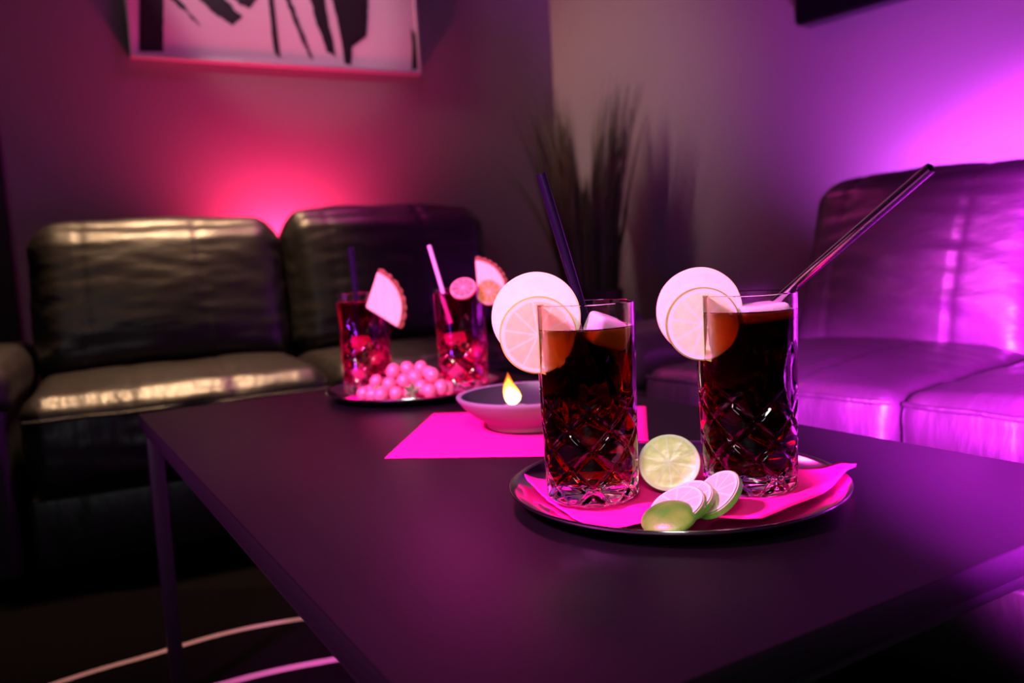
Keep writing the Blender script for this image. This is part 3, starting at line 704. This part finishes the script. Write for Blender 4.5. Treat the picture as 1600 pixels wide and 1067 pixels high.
def fruit_disc(name, label, c, R, m, nd, a): 
    o = slice_obj(name, label, 'fruit slice', c, R, 0.006, m, nd, slit=False, seed=c[0] * 30); return o
ORS = citrus('small orange slice', (0.95, 0.34, 0.06), (0.95, 0.72, 0.5), (0.75, 0.22, 0.04), 0.020, 9)
GRS = citrus('pink grapefruit slice', (0.85, 0.16, 0.14), (0.95, 0.62, 0.55), (0.80, 0.12, 0.10), 0.019, 9)
fruit_disc('grapefruit_slice', 'small red fruit slice lying tilted over the middle of the right red drink', (GD[0] + 0.0085, GD[1] - 0.036, ZR - 0.001), 0.0185, GRS, (-0.1, -0.75, 0.65), 0)
fruit_disc('orange_slice', 'small orange slice over the right edge of the right red drink', (GD[0] + 0.0440, GD[1] - 0.020, ZR - 0.0085), 0.0195, ORS, (0.15, -0.92, 0.3), 0)

# ------------------------------------------------------------------ grapes
gb = thing('grape_bunch', 'bunch of pink grapes lying on the back tray between the red drinks', 'grapes', (-0.152, 1.187, TZ))
rnd = random.Random(3)
pts = []
rows = [(-0.064, -0.012, 0.010), (-0.046, -0.002, 0.028), (-0.036, -0.022, 0.012), (-0.048, -0.030, 0.009), (-0.020, -0.006, 0.042), (-0.024, -0.024, 0.026), (-0.014, -0.034, 0.010), (0.0, 0.0, 0.044), (-0.004, -0.020, 0.030),
        (0.006, -0.032, 0.014), (0.019, 0.001, 0.044), (0.012, -0.016, 0.033), (0.036, -0.014, 0.034), (0.030, -0.004, 0.046 - .01), (0.048, -0.020, 0.018), (0.032, -0.030, 0.012), (0.056, -0.010, 0.012), (0.040, 0.004, 0.022), (-0.030, 0.010, 0.016),
        (0.0, 0.014, 0.020), (0.022, 0.014, 0.018), (-0.056, 0.004, 0.012), (-0.034, -0.040, 0.010), (0.020, -0.022, 0.020)]
base = None
for x, y, z in rows:
    s = rnd.uniform(0.0092, 0.0108)
    if base is None:
        bm = bmesh.new(); bmesh.ops.create_uvsphere(bm, u_segments=24, v_segments=16, radius=1); bm.verts.index_update()
        base = link('grape', [q.co.copy() for q in bm.verts], [[q.index for q in ff.verts] for ff in bm.faces], GRAPEM, gb); bm.free(); o = base
    else:
        o = bpy.data.objects.new('grape', base.data); COL.objects.link(o); o.parent = gb
    z_ = max(z, s * 1.0 + 0.0045)
    o.location = (x, y, z_); o.scale = (s, s, s * 1.12 if z > 0.013 else s); o.rotation_euler = (rnd.uniform(-.5, .5) if z > .013 else 0, rnd.uniform(-.5, .5) if z > .013 else 0, rnd.uniform(0, 3))
g = G(); g.tube([(-0.05, -0.01, 0.02), (-0.02, -0.014, 0.026), (0.01, -0.020, 0.022), (0.014, -0.040, 0.018), (0.012, -0.050, 0.016)], 0.0016, 8)
for x, y, z in rows[::2]: g.tube([(x * 0.6, -0.014, 0.022), (x, y, max(z, 0.010))], 0.0008, 6)
g.build('stem', STEMM, gb)
g = G()
for a in (0.4, 1.5, 2.5, 3.6, 4.8):                                # small leaf tuft at the stem end
    d = Vector((math.cos(a), 0.15 * math.sin(a * 2), math.sin(a))); n_ = Vector((-d.z, 0, d.x)); o_ = Vector((0.010, -0.047, 0.018))
    g.add([o_, o_ + d * 0.007 + n_ * 0.004, o_ + d * 0.014 + Vector((0, -0.002, 0)), o_ + d * 0.007 - n_ * 0.004, o_ + d * 0.007 + Vector((0, -0.0015, 0))], [(0, 1, 4), (1, 2, 4), (2, 3, 4), (3, 0, 4)])
g.build('leaf', STEMM, gb, True)

# ------------------------------------------------------------------ candle bowl
cb = thing('candle_bowl', 'grey stoneware bowl with a burning flame on the flat pink napkin', 'candle bowl', (0.018, 0.955, T + 0.0026)); cb.scale = (1, 1, 0.80)
g = G(); Rb = 0.086
prof = [(0.0, 0.0), (0.050, 0.0), (0.0525, 0.002), (0.053, 0.0075), (0.055, 0.0095), (0.066, 0.018), (0.077, 0.0295), (0.0845, 0.0415), (Rb + .0005, 0.0455), (Rb, 0.0475), (Rb - 0.003, 0.0480), (Rb - 0.0055, 0.0465)]
g.lathe(prof, 96)
g.build('bowl_body', BOWLM, cb, True, 60)
g = G(); g.lathe([(Rb - 0.0055, 0.0465), (0.078, 0.039), (0.070, 0.028), (0.058, 0.018), (0.040, 0.012), (0.0, 0.010)], 96); g.build('bowl_lining', BOWLIN, cb, True, 60)
g = G(); g.lathe([(0.0, 0.0100), (0.020, 0.0115), (0.022, 0.0135), (0.022, 0.028), (0.020, 0.030), (0.006, 0.0292), (0.0, 0.029)], 48); wx = g.build('candle', WAXM, cb, True, 50); wx.location = (-0.022, -0.012, 0)
g = G(); g.tube([(-0.022, -0.012, 0.028), (-0.0215, -0.012, 0.034), (-0.020, -0.012, 0.0385)], 0.0011, 8); g.build('wick', WICKM, cb)
# flame: teardrop with hot core
fm = bpy.data.materials.new('flame'); fm.use_nodes = True; nt = fm.node_tree
for n in list(nt.nodes): nt.nodes.remove(n)
out = nt.nodes.new('ShaderNodeOutputMaterial'); em = nt.nodes.new('ShaderNodeEmission'); tc = nt.nodes.new('ShaderNodeTexCoord'); sp = nt.nodes.new('ShaderNodeSeparateXYZ'); rp = nt.nodes.new('ShaderNodeValToRGB'); mr = nt.nodes.new('ShaderNodeMapRange')
lw = nt.nodes.new('ShaderNodeLayerWeight'); lw.inputs[0].default_value = 0.35
nt.links.new(tc.outputs['Object'], sp.inputs[0]); nt.links.new(sp.outputs['Z'], mr.inputs[0]); mr.inputs[1].default_value = 0.0; mr.inputs[2].default_value = 0.044
ad = nt.nodes.new('ShaderNodeMath'); ad.operation = 'MULTIPLY_ADD'; nt.links.new(lw.outputs['Facing'], ad.inputs[0]); ad.inputs[1].default_value = 0.55; nt.links.new(mr.outputs[0], ad.inputs[2])
nt.links.new(ad.outputs[0], rp.inputs[0]); nt.links.new(rp.outputs[0], em.inputs[0]); em.inputs[1].default_value = 1.0
E_ = rp.color_ramp.elements; E_[0].position = 0.30; E_[0].color = (9, 6.5, 3.6, 1); E_[1].position = 1.15 if False else 1.0; E_[1].color = (1.3, 0.16, 0.01, 1)
e2 = rp.color_ramp.elements.new(0.68); e2.color = (4.5, 2.0, 0.25, 1)
nt.links.new(em.outputs[0], out.inputs['Surface'])
prof = [(0.0, 0.0), (0.0045, 0.001), (0.0085, 0.006), (0.0100, 0.012), (0.0092, 0.020), (0.0066, 0.029), (0.0036, 0.037), (0.0014, 0.043), (0.0, 0.047)]
g = G(); g.lathe(prof, 40); g.v = [(x - 0.0045 * (z / 0.047) ** 2 + 0.001 * math.sin(z * 160), y, z) for x, y, z in g.v]
fl_ = g.build('flame', fm, cb, True, 80); fl_.location = (-0.0215, -0.012, 0.0335)

# ------------------------------------------------------------------ potted grass in the corner
pp = thing('potted_grass', 'tall grass like plant in a dark planter in the room corner', 'plant', (0.295, 3.01, 0))
g = G(); g.lathe([(0, 0.0), (0.085, 0.0), (0.09, 0.01), (0.115, 0.50), (0.118, 0.52), (0.108, 0.52), (0.102, 0.48), (0, 0.48)], 40); g.build('planter', POTM, pp, True, 40)
g = G(); g.lathe([(0, 0.487), (0.06, 0.489), (0.103, 0.484)], 30); g.build('soil', SOILM, pp)
g = G(); rnd = random.Random(21)
def blade(az, lean, L, wd_, r0, curl, twist):
    v, f = [], []; n = 12
    d = Vector((math.cos(az), math.sin(az), 0)); s = Vector((-math.sin(az + twist), math.cos(az + twist), 0)); p = d * r0 + Vector((0, 0, 0.485)); ang = lean
    for i in range(n + 1):
        t_ = i / n; w_ = wd_ * (1 - t_ ** 2.2) * (0.55 + 0.45 * min(1, t_ * 4))
        v += [p - s * w_, p + s * w_ + d * 0.001]
        ang += curl / n * (0.3 + 1.7 * t_); p = p + (d * math.sin(ang) + Vector((0, 0, math.cos(ang)))) * (L / n)
    for i in range(n): f.append((2 * i, 2 * i + 1, 2 * i + 3, 2 * i + 2))
    g.add(v, f)
for i in range(620):
    az = rnd.uniform(0, 2 * PI)
    # two taller tufts leave a notch between them
    side = math.cos(az)
    L = rnd.uniform(0.36, 0.60)
    if abs(side) < 0.35: L *= 0.8
    if side < -0.35 and rnd.random() < 0.35: L = rnd.uniform(0.62, 0.76)
    if side > 0.35 and rnd.random() < 0.45: L = rnd.uniform(0.62, 0.78)
    blade(az, rnd.uniform(0.0, 0.17), L, rnd.uniform(0.003, 0.006), rnd.uniform(0.01, 0.10), rnd.uniform(0.0, 0.24), rnd.uniform(-1.2, 1.2))
for az, L, c_ in ((3.2, 0.70, 0.85), (3.4, 0.66, 0.7), (3.0, 0.62, 0.6), (3.9, 0.66, 0.5)): blade(az, 0.20, L, 0.006, 0.08, c_, 0.4)
fo = g.build('foliage', LEAFM, pp, True, 80)
